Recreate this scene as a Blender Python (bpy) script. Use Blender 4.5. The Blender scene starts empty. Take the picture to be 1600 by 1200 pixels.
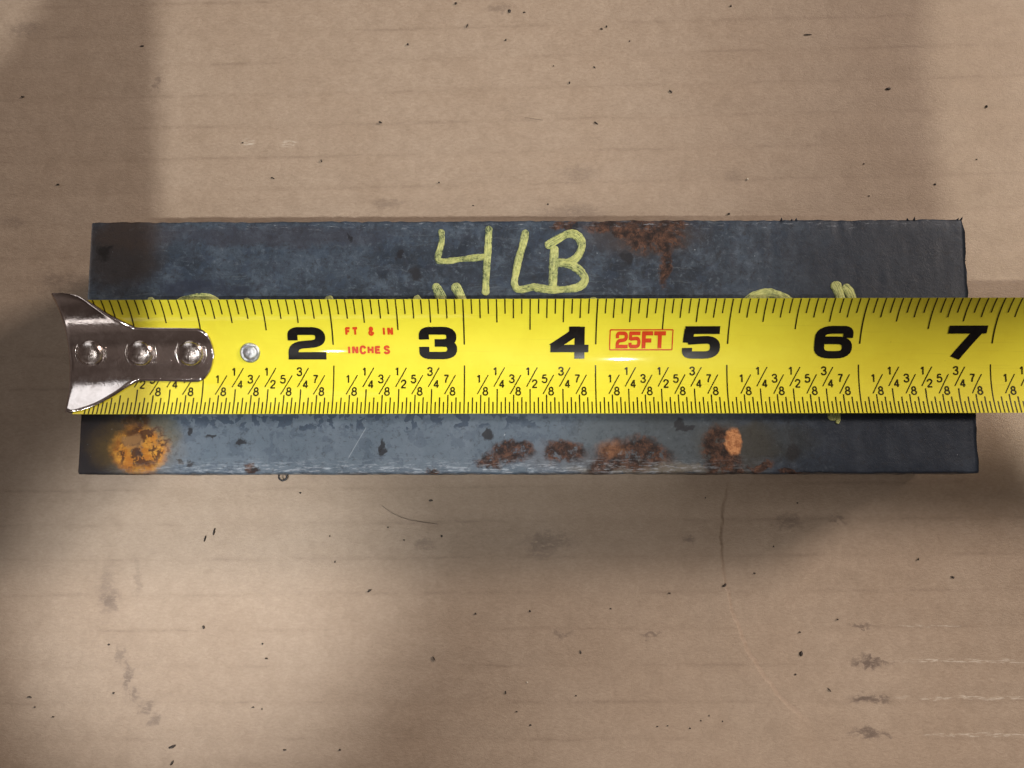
import bpy, math, random
from mathutils import Vector, Matrix, Euler, noise

random.seed(7)
IN = 0.0254                                   # everything below is laid out in inches
scene = bpy.context.scene
COL = scene.collection

# ------------------------------------------------------------------ camera
CAM_POS = Vector((-0.056, -1.02, 7.562))
CAM_ROT = Euler((math.radians(6.259), math.radians(0.475), math.radians(-0.053)), 'XYZ')
FPX = 1350.0
cd = bpy.data.cameras.new('camera')
cam = bpy.data.objects.new('camera', cd)
COL.objects.link(cam)
cam.location = CAM_POS * IN
cam.rotation_euler = CAM_ROT
cd.sensor_width = 36.0
cd.lens = 36.0 * FPX / 1600.0
cd.clip_start = 0.005
cd.clip_end = 50.0
scene.camera = cam
RM = CAM_ROT.to_matrix()

# ------------------------------------------------------------------ world and lamps
world = bpy.data.worlds.new('World')
scene.world = world
world.use_nodes = True
wb = world.node_tree.nodes['Background']
wb.inputs[0].default_value = (0.95, 0.78, 0.70, 1)
wb.inputs[1].default_value = 0.135
wt = world.node_tree
wn = wt.nodes.new('ShaderNodeTexNoise'); wn.inputs['Scale'].default_value = 2.2; wn.inputs['Detail'].default_value = 3
wc = wt.nodes.new('ShaderNodeTexCoord'); wt.links.new(wc.outputs['Generated'], wn.inputs['Vector'])
wr = wt.nodes.new('ShaderNodeValToRGB'); wt.links.new(wn.outputs[0], wr.inputs[0])
wr.color_ramp.elements[0].position = .38; wr.color_ramp.elements[0].color = (.42, .31, .26, 1)
wr.color_ramp.elements[1].position = .66; wr.color_ramp.elements[1].color = (1.5, 1.2, 1.05, 1)
wt.links.new(wr.outputs[0], wb.inputs[0])

def aim(o, target):
    d = (Vector(target) - Vector(o.location) / IN)
    o.rotation_euler = d.to_track_quat('-Z', 'Y').to_euler()

def spot(name, pos, target, cone_deg, blend, watts, color, radius):
    l = bpy.data.lights.new(name, 'SPOT')
    l.energy = watts; l.color = color
    l.spot_size = math.radians(cone_deg); l.spot_blend = blend
    l.shadow_soft_size = radius * IN
    o = bpy.data.objects.new(name, l); COL.objects.link(o)
    o.location = Vector(pos) * IN
    aim(o, target)
    return o

def panel(name, pos, target, sx, sy, watts, color):
    l = bpy.data.lights.new(name, 'AREA')
    l.shape = 'RECTANGLE'; l.size = sx * IN; l.size_y = sy * IN
    l.energy = watts; l.color = color
    o = bpy.data.objects.new(name, l); COL.objects.link(o)
    o.location = Vector(pos) * IN
    aim(o, target)
    return o

# ceiling panel behind the top of the picture, key lamps on the near side; strip, patch and fill lamps are added
KEY = Vector((2.5, -4.1, 15.5))
panel('ceiling_panel_lamp', (28, 15.5, 19.5), (0, 0, 0.5), 8, 7, 8.4, (1.0, 0.84, 0.73))
panel('far_panel_lamp', (-15, 14, 24), (-3, -0.4, 1), 13, 19, 0.75, (0.96, 0.99, 1.0))
panel('added_strip_lamp', (-15, -34, 17), (-3, 0.2, 1), 26, 3, 0.30, (1.0, 0.98, 0.95))  # added lamp, so the hook's upper flare mirrors a bright band
spot('key_lamp', KEY, (-2.0, 2.5, 0), 37, 1.0, 5.2, (1.0, 0.99, 0.94), 0.12)
spot('side_lamp', (12.0, -4.6, 16.0), (12.0, 1.0, 0), 51.7, 0.015, 4.2, (1.0, 0.98, 0.87), 0.15)
spot('added_patch_lamp', (-8.0, -4.5, 16.0), (-2.85, -2.1, 0), 13.8, 1.0, 8.4, (1.0, 0.99, 0.96), 0.25)  # added spot for the pool of light at lower left
spot('added_fill_lamp', (3.5, -8.0, 15.0), (2.4, -4.0, 0), 26, 1.0, 2.8, (1.0, 0.92, 0.83), 0.4)  # added soft fill for the cardboard at lower right
spot('glare_lamp', (-4.9, -6.9, 15.5), (0, 0, 1), 40, 0.6, 0.55, (1.0, 0.98, 0.95), 0.18)

vs = scene.view_settings
vs.view_transform = 'Standard'
vs.look = 'None'
vs.exposure = -0.08
vs.gamma = 1.0
vs.use_curve_mapping = False
scene.render.engine = 'CYCLES'
scene.cycles.max_bounces = 4
scene.cycles.diffuse_bounces = 2
scene.cycles.glossy_bounces = 3
scene.cycles.use_denoising = True

# ------------------------------------------------------------------ layout helpers
BAR_Z = 1.0
def at(px, py, z):
    d = RM @ Vector(((px - 800) / FPX, -(py - 600) / FPX, -1.0))
    t = (z - CAM_POS.z) / d.z
    return CAM_POS + d * t

TX0 = -3.472                                  # x of the tape's zero
TR, TYC, TZ = 0.72, -0.26, 1.012              # blade: radius, lowest line, height of that line
TY0, TY1 = -0.531, 0.302
def tz(y, off=0.0):
    r = TR - off
    return TZ + TR - math.sqrt(max(r * r - (y - TYC) ** 2, 1e-6))
def at_tape(px, py):
    z = 1.05
    for _ in range(12):
        p = at(px, py, z); z = tz(min(max(p.y, -0.8), 0.4))
    return p.x - TX0, p.y

# ------------------------------------------------------------------ node helpers
class NT:
    def __init__(self, name):
        self.m = bpy.data.materials.new(name); self.m.use_nodes = True
        self.t = self.m.node_tree; self.n = self.t.nodes; self.l = self.t.links
        self.b = self.n['Principled BSDF']
    def new(self, kind, **kw):
        q = self.n.new(kind)
        for k, v in kw.items(): setattr(q, k, v)
        return q
    def put(self, sock, v):
        if isinstance(v, bpy.types.NodeSocket): self.l.new(v, sock)
        elif v is not None:
            try: sock.default_value = v
            except Exception: sock.default_value = (*v, 1)
    def coord(self, kind='Object', scale=1 / IN):
        c = self.new('ShaderNodeTexCoord')
        v = self.new('ShaderNodeVectorMath', operation='SCALE')
        self.l.new(c.outputs[kind], v.inputs[0]); v.inputs[3].default_value = scale
        return v.outputs[0]
    def math(self, op, a, b=None, c=None, clamp=False):
        q = self.new('ShaderNodeMath', operation=op, use_clamp=clamp)
        self.put(q.inputs[0], a); self.put(q.inputs[1], b)
        if c is not None: self.put(q.inputs[2], c)
        return q.outputs[0]
    def vmath(self, op, a, b=None, c=None):
        q = self.new('ShaderNodeVectorMath', operation=op)
        self.put(q.inputs[0], a)
        if b is not None: self.put(q.inputs[1], b)
        if c is not None: self.put(q.inputs[2], c)
        return q
    def noise(self, v, scale, detail=4, rough=0.55, stretch=None, dist=0.0, out=0):
        if stretch: v = self.vmath('MULTIPLY', v, stretch).outputs[0]
        q = self.new('ShaderNodeTexNoise')
        self.l.new(v, q.inputs['Vector'])
        q.inputs['Scale'].default_value = scale; q.inputs['Detail'].default_value = detail
        q.inputs['Roughness'].default_value = rough; q.inputs['Distortion'].default_value = dist
        return q.outputs[out]
    def ramp(self, f, a, b, lo=0.0, hi=1.0):
        q = self.new('ShaderNodeMapRange', interpolation_type='SMOOTHSTEP')
        self.put(q.inputs[0], f)
        q.inputs[1].default_value = a; q.inputs[2].default_value = b
        q.inputs[3].default_value = lo; q.inputs[4].default_value = hi
        return q.outputs[0]
    def mix(self, f, a, b, mode='MIX'):
        q = self.new('ShaderNodeMix', data_type='RGBA', blend_type=mode)
        self.put(q.inputs[0], f)
        for s, v in ((q.inputs[6], a), (q.inputs[7], b)):
            if isinstance(v, bpy.types.NodeSocket): self.l.new(v, s)
            else: s.default_value = (*v, 1)
        return q.outputs[2]
    def ell(self, v, c, r, soft=0.35):
        q = self.vmath('MULTIPLY_ADD', v, (1 / r[0], 1 / r[1], 0), (-c[0] / r[0], -c[1] / r[1], 0)).outputs[0]
        d = self.vmath('LENGTH', q).outputs[1]
        return self.ramp(d, 1 + soft * .5, 1 - soft * .5)
    def warp(self, v, scale, amp, detail=3):
        n = self.noise(v, scale, detail, out=1)
        o = self.vmath('SUBTRACT', n, (.5, .5, .5)).outputs[0]
        return self.vmath('MULTIPLY_ADD', o, (amp, amp, amp), v).outputs[0]
    def bump(self, h, dist, strength=1.0, normal=None):
        q = self.new('ShaderNodeBump'); self.put(q.inputs['Strength'], strength)
        q.inputs['Distance'].default_value = dist
        self.l.new(h, q.inputs['Height'])
        if normal is not None: self.l.new(normal, q.inputs['Normal'])
        return q.outputs[0]
    def set(self, **kw):
        for k, v in kw.items(): self.put(self.b.inputs[k.replace('_', ' ')], v)

def pxr(px, r, z):                            # a length in picture pixels to inches at height z
    return r * (CAM_POS.z - z) / FPX

def cell(q, v, px, py, rx, ry, z, soft=0.4):
    p = at(px, py, z)
    return q.ell(v, (p.x, p.y), (pxr(px, rx, z), pxr(px, ry, z)), soft)

# ------------------------------------------------------------------ materials
def cardboard_material():
    q = NT('kraft_cardboard')
    P = q.coord()
    W = q.warp(P, 9.0, 0.06)
    base = q.mix(q.ramp(q.noise(P, 1.3, 4), .3, .7), (.322, .243, .178), (.355, .275, .207))
    # paper fibres and mottling
    fib = q.noise(W, 26, 5, .65, (1.0, 2.2, 1))
    base = q.mix(q.ramp(fib, .25, .75), q.mix(.16, base, (.12, .08, .05)), q.mix(.10, base, (.75, .66, .55)))
    fine = q.noise(P, 120, 2, .6)
    base = q.mix(q.ramp(fine, .3, .7, 0.0, .12), base, (.16, .11, .075))
    cloudy = q.noise(W, 4.0, 5, .6)
    base = q.mix(q.ramp(cloudy, .5, .8, 0, .30), base, (.20, .145, .10))
    mot = q.noise(W, 9.0, 4, .6)
    base = q.mix(q.ramp(mot, .35, .65, 0, .16), base, (.18, .13, .09))
    # flute lines, every 0.302 inch, printed through as grubby broken streaks
    sep = q.new('ShaderNodeSeparateXYZ'); q.l.new(P, sep.inputs[0])
    tilt = q.math('MULTIPLY', q.math('SUBTRACT', sep.outputs[1], -4.0), -0.0032)
    yy = q.math('MULTIPLY_ADD', q.math('MULTIPLY', sep.outputs[0], tilt), 1.0, sep.outputs[1])
    wob = q.math('MULTIPLY', q.math('SUBTRACT', q.noise(P, 1.2, 3), .5), .03)
    yy = q.math('ADD', yy, wob)
    ph = q.math('FRACT', q.math('DIVIDE', q.math('ADD', yy, 20 * .302 + .03), .302))
    dl = q.math('ABSOLUTE', q.math('SUBTRACT', ph, .5))
    line = q.ramp(q.math('ADD', dl, q.math('MULTIPLY', q.noise(P, 30, 3), .05)), .12, .0)
    brk = q.ramp(q.noise(P, 1.0, 6, .72, (1.1, 6.0, 1)), .43, .64)
    brk2 = q.ramp(q.noise(P, 8.0, 3, .6, (1.0, 4.0, 1)), .22, .62)
    lm = q.math('MULTIPLY', line, q.math('MULTIPLY', brk, brk2))
    base = q.mix(q.math('MULTIPLY', lm, .40), base, (.13, .085, .06))
    soft = q.ramp(dl, .2, .0, 0, .06)
    base = q.mix(soft, base, (.22, .16, .11))
    # smudges that have a place of their own
    W2 = q.warp(q.warp(P, 5.0, 0.12, 3), 18.0, 0.16, 3)
    smn = q.ramp(q.noise(P, 22, 4, .75, (.6, 1.5, 1)), .30, .52)
    st = [(1352,1036,17,6,.8),(1378,1036,16,3,.5),(1352,1092,20,6,.8),(1380,1093,12,5,.6),(1352,1148,20,6,.75),(1385,1148,9,4,.55),
          (1345,978,14,3,.6),(1016,989,13,4,.55),(880,992,14,4,.4),(168,925,13,34,.32),(170,938,10,9,.4),(214,905,6,28,.25),(185,1022,6,12,.4),
          (198,1055,7,22,.55),(212,1085,6,12,.5),(228,1108,9,10,.5),(243,1128,7,8,.45),(38,46,26,10,.3),(246,128,5,12,.4),(858,845,34,11,.4),
          (845,860,18,14,.3),(1078,846,9,6,.5),(1235,815,22,8,.45),(1310,812,12,4,.5),(663,850,14,7,.35),(1150,275,14,10,.2),(905,272,26,12,.25),
          (604,318,18,8,.35),(890,335,60,10,.25),(905,325,26,9,.25),(100,440,38,12,.35),(20,345,22,8,.25),(1425,380,26,8,.2),(780,10,18,7,.35)]
    for px, py, rx, ry, a in st:
        base = q.mix(q.math('MULTIPLY', q.math('MULTIPLY', cell(q, W2, px, py, rx, ry, 0, 1.3), smn), a), base, (.085, .058, .048))
    # pale scuffs and painted-in glints on the flute crests, lower right
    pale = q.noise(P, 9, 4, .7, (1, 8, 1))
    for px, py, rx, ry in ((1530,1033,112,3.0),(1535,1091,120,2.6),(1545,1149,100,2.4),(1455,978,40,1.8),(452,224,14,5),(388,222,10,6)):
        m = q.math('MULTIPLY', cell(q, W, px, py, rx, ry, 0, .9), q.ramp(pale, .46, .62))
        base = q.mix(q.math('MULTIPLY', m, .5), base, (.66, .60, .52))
    # pressed crease, an arc
    c = at(1370, 850, 0); rx, ry = pxr(0, 238, 0), pxr(0, 300, 0)
    ev = q.vmath('MULTIPLY_ADD', W, (1 / rx, 1 / ry, 0), (-c.x / rx, -c.y / ry, 0)).outputs[0]
    ed = q.vmath('LENGTH', ev).outputs[1]
    es = q.new('ShaderNodeSeparateXYZ'); q.l.new(ev, es.inputs[0])
    em = q.math('MULTIPLY', q.ramp(es.outputs[0], -.42, -.62), q.ramp(es.outputs[1], .42, .15))
    step = q.math('MULTIPLY', q.ramp(ed, .985, 1.012), q.math('MULTIPLY', q.ramp(ed, 1.35, 1.0), em))
    crease = q.math('MULTIPLY', q.math('MULTIPLY', q.ramp(ed, .975, .995), q.ramp(ed, 1.01, .995)), em)
    base = q.mix(q.math('MULTIPLY', crease, .24), base, (.16, .11, .08))
    h = q.math('ADD', q.math('MULTIPLY', fib, .4), q.math('MULTIPLY', fine, .3))
    h = q.math('ADD', h, q.math('MULTIPLY', step, 1.8))
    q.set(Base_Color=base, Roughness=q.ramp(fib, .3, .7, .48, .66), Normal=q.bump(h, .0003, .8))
    q.b.inputs['Specular IOR Level'].default_value = .35
    return q.m

def steel_material():
    q = NT('blue_mill_scale_steel')
    P = q.coord()
    W = q.warp(P, 6.0, 0.10, 3)
    W3 = q.warp(q.warp(P, 4.5, 0.20, 4), 24.0, 0.07, 3)
    big = q.noise(P, 1.1, 5, .6)
    med = q.noise(W, 5.0, 6, .68)
    fine = q.noise(P, 60, 3, .6)
    col = q.mix(q.ramp(big, .35, .65), (.013, .019, .030), (.042, .058, .082))
    col = q.mix(q.ramp(med, .45, .72, 0, .65), col, (.080, .108, .146))
    col = q.mix(q.ramp(q.noise(W, 9, 5, .7), .5, .62, 0, .55), col, (.024, .030, .046))
    grit = q.noise(W, 26, 6, .78)
    col = q.mix(q.ramp(grit, .50, .66, 0, .55), col, (.012, .014, .020))
    col = q.mix(q.ramp(grit, .46, .34, 0, .45), col, (.115, .142, .175))
    lined = q.ramp(q.noise(W, 1.0, 5, .75, (1.5, 42, 1)), .56, .70, 0, .35)
    col = q.mix(lined, col, (.13, .15, .17))
    # sheen of reflected light painted in; flaked scale with hard edges, mostly under the tape's lower edge
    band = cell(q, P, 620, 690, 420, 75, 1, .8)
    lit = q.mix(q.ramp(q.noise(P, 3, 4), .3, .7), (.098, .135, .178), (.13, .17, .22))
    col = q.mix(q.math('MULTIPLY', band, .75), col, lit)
    flake = q.ramp(q.noise(W, 7.0, 5, .62, (1, 1.1, 1)), .545, .565)
    edgeband = cell(q, W3, 560, 655, 330, 15, 1, .5)
    fl = q.math('MAXIMUM', q.math('MULTIPLY', flake, .35), q.math('MULTIPLY', edgeband, q.ramp(q.noise(W, 11, 3, .5), .50, .52)))
    col = q.mix(q.math('MULTIPLY', fl, .85), col, (.030, .048, .080))
    # darker back edge band; brown left end and navy right end with shade painted in
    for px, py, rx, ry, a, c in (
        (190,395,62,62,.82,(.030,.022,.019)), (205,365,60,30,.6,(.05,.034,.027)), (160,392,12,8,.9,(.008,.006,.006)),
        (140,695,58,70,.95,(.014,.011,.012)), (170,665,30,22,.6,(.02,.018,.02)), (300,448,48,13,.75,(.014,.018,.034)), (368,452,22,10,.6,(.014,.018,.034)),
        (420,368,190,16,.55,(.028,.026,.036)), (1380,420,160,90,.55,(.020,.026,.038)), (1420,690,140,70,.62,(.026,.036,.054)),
        (250,672,26,24,.5,(.05,.055,.03)), (1015,690,130,55,.42,(.052,.058,.05)), (1215,688,66,30,.55,(.028,.028,.018)), (985,735,90,12,.5,(.20,.16,.11)),
        (1110,738,60,6,.4,(.16,.13,.09)), (1240,706,12,9,.75,(.012,.010,.010)), (870,712,70,18,.3,(.09,.075,.075)), (1000,366,90,34,.55,(.045,.032,.027)), (1150,700,60,44,.5,(.05,.042,.026)), (1400,540,190,260,.55,(.013,.020,.034))):
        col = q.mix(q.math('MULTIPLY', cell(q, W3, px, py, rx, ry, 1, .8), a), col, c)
    # pits and dark flecks
    for px, py, rx, ry in ((647,426,9,14),(622,397,5,4),(600,703,7,8),(597,692,4,8),(760,680,8,8),(378,690,8,5),(330,685,6,4),(296,674,6,8),(980,405,8,12),
                           (1064,660,7,11),(1075,668,12,5),(296,722,6,5),(280,720,5,5),(165,711,8,5),(545,370,6,4),(897,357,9,11)):
        col = q.mix(q.math('MULTIPLY', cell(q, W3, px, py, rx, ry, 1, .6), .9), col, (.010, .010, .014))
    # rust
    rn = q.noise(W3, 22, 6, .75)
    rust_c = q.mix(q.ramp(q.noise(W, 14, 5, .7), .36, .64), (.016, .010, .009), q.mix(q.ramp(rn, .4, .6), (.050, .026, .018), (.13, .062, .038)))
    rm = None
    for px, py, rx, ry in ((765,719,20,11),(799,704,30,16),(880,706,29,17),(990,712,62,26),(940,728,26,16),(1127,708,30,40),(1130,735,30,10),(975,357,60,14),(1020,372,48,24),
                           (1040,418,10,36),(1048,350,26,9),(212,662,22,20),(205,672,14,16),(238,706,16,20),(880,350,20,6),(1245,736,30,5),(1185,727,20,6),(390,733,14,8),(675,737,14,5)):
        m = cell(q, W3, px, py, rx, ry, 1, .55)
        rm = m if rm is None else q.math('MAXIMUM', rm, m)
    rmask = q.math('MULTIPLY', rm, q.ramp(q.noise(W, 10, 5, .75), .34, .46))
    col = q.mix(q.math('MULTIPLY', rmask, .93), col, rust_c)
    Wb = q.warp(P, 12.0, 0.12, 4)
    # bright orange rust bloom, left, with brown crust inside
    ring = q.math('MULTIPLY', cell(q, Wb, 218, 704, 42, 36, 1, .5), q.ramp(q.noise(Wb, 7, 5, .7), .33, .45))
    halo = cell(q, W3, 212, 700, 62, 46, 1, .9)
    col = q.mix(q.math('MULTIPLY', halo, .32), col, (.20, .13, .03))
    og = q.mix(q.ramp(q.noise(W3, 12, 4, .6), .38, .62), (.40, .15, .020), (.54, .27, .042))
    crust = q.ramp(q.noise(q.warp(P, 8, .2), 6.5, 5, .7), .46, .50)
    inner = q.math('MULTIPLY', cell(q, W3, 224, 700, 40, 38, 1, .5), crust)
    col = q.mix(q.math('MULTIPLY', ring, .93), col, og)
    col = q.mix(q.math('MULTIPLY', inner, .9), col, (.060, .026, .016))
    col = q.mix(q.math('MULTIPLY', cell(q, Wb, 208, 690, 15, 11, 1, .6), .7), col, (.33, .19, .08))
    # fresh pinkish orange chips
    Wc = q.warp(P, 20.0, 0.05, 3)
    chip = q.math('MAXIMUM', cell(q, Wc, 1146, 690, 13, 21, 1, .35), q.math('MULTIPLY', cell(q, Wc, 954, 701, 22, 13, 1, .9), .22))
    col = q.mix(chip, col, q.mix(q.ramp(rn, .4, .6), (.30, .12, .05), (.56, .27, .12)))
    # worn bright edge: front and back arris, and a scratch
    sep = q.new('ShaderNodeSeparateXYZ'); q.l.new(P, sep.inputs[0])
    yf = at(800, 733, 1).y; yb = at(800, 349, 1).y
    scr = q.noise(P, 9, 6, .8, (1, 6, 1))
    fr = q.math('MULTIPLY', q.ramp(sep.outputs[1], yf + .12, yf - .01), q.math('MULTIPLY', cell(q, P, 690, 728, 420, 40, 1, .7), q.ramp(scr, .50, .60)))
    bk = q.math('MULTIPLY', q.ramp(sep.outputs[1], yb - .09, yb), q.math('MULTIPLY', cell(q, P, 900, 350, 620, 40, 1, .7), q.ramp(scr, .56, .66)))
    fr = q.math('MULTIPLY', fr, .6)
    wear = q.math('MAXIMUM', fr, q.math('MULTIPLY', bk, .6))
    a, b = at(544, 716, 1), at(572, 668, 1)
    d = (b - a).normalized(); nrm = Vector((-d.y, d.x))
    along = q.vmath('DOT_PRODUCT', P, (d.x, d.y, 0)).outputs[1]
    across = q.vmath('DOT_PRODUCT', P, (nrm.x, nrm.y, 0)).outputs[1]
    aa, bb = a.x * d.x + a.y * d.y, b.x * d.x + b.y * d.y
    cc = a.x * nrm.x + a.y * nrm.y
    sm = q.math('MULTIPLY', q.ramp(q.math('ABSOLUTE', q.math('SUBTRACT', across, cc)), .0045, .001),
                q.math('MULTIPLY', q.ramp(along, aa - .01, aa + .02), q.ramp(along, bb + .01, bb - .02)))
    wear = q.math('MAXIMUM', wear, q.math('MULTIPLY', sm, .45))
    tiny = q.ramp(q.noise(P, 34, 2, .5), .74, .78, 0, .8)
    col = q.mix(q.ramp(grit, .53, .64, 0, .40), col, (.020, .022, .026))
    wear = q.math('MAXIMUM', wear, q.math('MULTIPLY', tiny, q.ramp(med, .45, .6)))
    col = q.mix(q.math('MULTIPLY', wear, .8), col, (.42, .47, .53))
    allrust = q.math('MAXIMUM', rmask, q.math('MAXIMUM', ring, chip))
    rough = q.mix(allrust, q.mix(q.ramp(med, .35, .7), (.42,) * 3, (.58,) * 3), (.85,) * 3)
    rough = q.mix(cell(q, W3, 150, 690, 60, 80, 1, .9), rough, (.85,) * 3)
    metal = q.math('MULTIPLY', q.math('SUBTRACT', 1.0, allrust), q.math('MULTIPLY_ADD', wear, .4, .06))
    h = q.math('ADD', q.math('MULTIPLY', med, .35), q.math('MULTIPLY', fine, .12))
    h = q.math('ADD', h, q.math('MULTIPLY', rn, .5))
    q.set(Base_Color=col, Roughness=rough, Metallic=metal, Normal=q.bump(h, .0004, q.mix(allrust, (.35,)*3, (1.0,)*3)))
    q.b.inputs['Specular IOR Level'].default_value = .28
    return q.m

def blade_material():
    q = NT('yellow_lacquered_blade')
    P = q.coord()
    wear = q.noise(q.warp(P, 5, .1), 3.0, 5, .65)
    col = q.mix(q.ramp(wear, .35, .7), (.80, .735, .052), (.76, .68, .044))
    sep = q.new('ShaderNodeSeparateXYZ'); q.l.new(P, sep.inputs[0])
    left_shade = q.math('MULTIPLY', q.ramp(sep.outputs[0], 1.9, -.4), q.ramp(q.noise(P, 2.4, 5, .65), .25, .75))  # shadow on the tape's left end painted in as mottled darker gold
    col = q.mix(q.math('MULTIPLY', left_shade, .38), col, (.46, .30, .015))
    scrt = q.ramp(q.noise(q.warp(P, 1.5, .05), 1.0, 4, .7, (.8, 70, 1)), .60, .68, 0, .16)
    col = q.mix(scrt, col, (.38, .30, .03))
    spk = q.ramp(q.noise(P, 42, 2, .5), .76, .80)
    col = q.mix(q.math('MULTIPLY', spk, .5), col, (.22, .16, .02))
    h = q.math('ADD', q.math('MULTIPLY', q.noise(P, 2.2, 2, .5, (1, 2, 1)), 1.0), q.math('MULTIPLY', q.noise(P, 90, 2), .015))
    q.set(Base_Color=col, Roughness=q.ramp(wear, .3, .7, .42, .52), Normal=q.bump(h, .0004, .25))
    q.b.inputs['Specular IOR Level'].default_value = .12
    q.b.inputs['Coat Weight'].default_value = .45
    q.b.inputs['Coat Roughness'].default_value = .045
    return q.m

def ink(name, c, rough=.28):
    q = NT(name)
    P = q.coord()
    n = q.noise(P, 30, 4, .7)
    q.set(Base_Color=q.mix(q.ramp(n, .35, .8, 0, .35), c, tuple(min(1, v * 1.9 + .01) for v in c)), Roughness=rough)
    q.b.inputs['Specular IOR Level'].default_value = .18
    return q.m

def chrome_material():
    q = NT('nickel_plated_steel')
    P = q.coord()
    n = q.noise(q.warp(P, 8, .1), 5, 5, .65)
    sc = q.noise(P, 30, 4, .7)
    col = q.mix(q.ramp(n, .35, .7), (.47, .41, .39), (.64, .58, .565))
    h = q.math('ADD', q.math('MULTIPLY', n, .8), q.math('MULTIPLY', sc, .05))
    q.set(Base_Color=col, Metallic=1.0, Roughness=q.ramp(sc, .3, .75, .06, .15), Normal=q.bump(h, .0005, .12))
    return q.m

def rivet_material():
    q = NT('scuffed_rivet_steel')
    P = q.coord()
    n = q.noise(q.warp(P, 12, .1), 14, 5, .7)
    q.set(Base_Color=q.mix(q.ramp(n, .35, .7), (.40, .34, .32), (.66, .61, .58)), Metallic=1.0,
          Roughness=q.ramp(n, .3, .7, .10, .30), Normal=q.bump(n, .0006, .16))
    return q.m

def zinc_material():
    q = NT('bright_zinc')
    P = q.coord()
    n = q.noise(P, 35, 4, .7)
    q.set(Base_Color=q.mix(q.ramp(n, .35, .65), (.30, .31, .33), (.62, .64, .67)), Metallic=1.0,
          Roughness=.28, Normal=q.bump(n, .0004, .6))
    return q.m

def paint_material():
    q = NT('yellow_paint_pen')
    P = q.coord()
    uv = q.new('ShaderNodeUVMap', uv_map='stroke').outputs[0]
    streak = q.noise(uv, 1.0, 5, .7, (2.2, 9.0, 1))
    n = q.noise(q.warp(P, 12, .08), 6, 5, .7)
    f = q.noise(P, 55, 4, .7)
    mixn = q.math('ADD', q.math('MULTIPLY', n, .5), q.math('MULTIPLY', streak, .5))
    col = q.mix(q.ramp(mixn, .40, .60), (.28, .36, .14), (.60, .63, .21))
    col = q.mix(q.ramp(f, .42, .7, 0, .45), col, (.70, .70, .34))
    h = q.math('ADD', q.math('MULTIPLY', streak, .9), q.math('MULTIPLY', f, .4))
    q.set(Base_Color=col, Roughness=q.ramp(f, .3, .7, .42, .6), Normal=q.bump(h, .0006, .9),
          Alpha=q.ramp(q.math('ADD', q.math('MULTIPLY', mixn, .75), q.math('MULTIPLY', f, .25)), .40, .54, .38, 1.0))
    return q.m

def plain(name, c, rough, metal=0.0):
    q = NT(name)
    P = q.coord()
    n = q.noise(P, 40, 3, .6)
    q.set(Base_Color=q.mix(q.ramp(n, .3, .7), c, tuple(v * 1.6 for v in c)), Roughness=rough, Metallic=metal)
    return q.m

M_CARD = cardboard_material()
M_STEEL = steel_material()
M_BLADE = blade_material()
M_BLACK = ink('black_ink', (.006, .005, .005))
M_TICK = ink('thin_black_ink', (.030, .024, .004))
M_RED = ink('red_ink', (.56, .055, .012))
M_CHROME = chrome_material()
M_RIVET = rivet_material()
M_ZINC = zinc_material()
M_PAINT = paint_material()
M_FLECK = plain('dark_debris', (.024, .017, .013), .6)
M_PALE = plain('pale_debris', (.55, .50, .42), .5)
M_SHADE = plain('brown_card', (.07, .05, .04), .8)
M_WIRE = plain('dark_steel_shaving', (.045, .045, .05), .4, .6)

# ------------------------------------------------------------------ mesh helpers
def mesh_obj(name, verts, faces, mat, parent=None, origin=(0, 0, 0), smooth=True):
    o = Vector(origin)
    me = bpy.data.meshes.new(name)
    me.from_pydata([((Vector(v) - o) * IN)[:] for v in verts], [], faces)
    me.update()
    if smooth:
        me.polygons.foreach_set('use_smooth', [True] * len(me.polygons))
    me.materials.append(mat)
    ob = bpy.data.objects.new(name, me); COL.objects.link(ob)
    if parent is not None:
        ob.parent = parent
        w = Vector(origin) * IN
        pw = Vector((0, 0, 0)); p = parent
        while p is not None:
            pw += p.location; p = p.parent
        ob.location = w - pw
    else:
        ob.location = o * IN
    return ob

def empty(name, loc):
    e = bpy.data.objects.new(name, None); COL.objects.link(e)
    e.location = Vector(loc) * IN; e.empty_display_size = .01
    return e

def tag(o, label, cat, group=None):
    o['label'] = label; o['category'] = cat
    if group: o['group'] = group

class Acc:
    def __init__(self): self.v = []; self.f = []
    def add(self, v, f):
        b = len(self.v); self.v += v; self.f += [tuple(i + b for i in q) for q in f]

def catmull(pts, n=8, closed=False):
    out = []
    m = len(pts)
    rng = range(m if closed else m - 1)
    for i in rng:
        g = lambda k: pts[k % m] if closed else pts[min(max(k, 0), m - 1)]
        p0, p1, p2, p3 = g(i - 1), g(i), g(i + 1), g(i + 2)
        for j in range(n):
            t = j / n
            out.append(tuple(.5 * (2 * b + (c - a) * t + (2 * a - 5 * b + 4 * c - d) * t * t + (3 * b - a - 3 * c + d) * t ** 3)
                             for a, b, c, d in zip(p0, p1, p2, p3)))
    if not closed: out.append(tuple(pts[-1]))
    return out

def rounded(pts, r, sharp=()):
    out = [pts[0]]
    for i in range(1, len(pts) - 1):
        p, a, b = Vector(pts[i]), Vector(pts[i - 1]), Vector(pts[i + 1])
        if i in sharp:
            out.append(tuple(p)); continue
        da, db = (a - p), (b - p)
        rr = min(r, da.length * .5, db.length * .5)
        s, e = p + da.normalized() * rr, p + db.normalized() * rr
        for k in range(7):
            t = k / 6
            out.append(tuple(s * (1 - t) ** 2 + p * 2 * t * (1 - t) + e * t * t))
    out.append(pts[-1])
    return out

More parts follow.
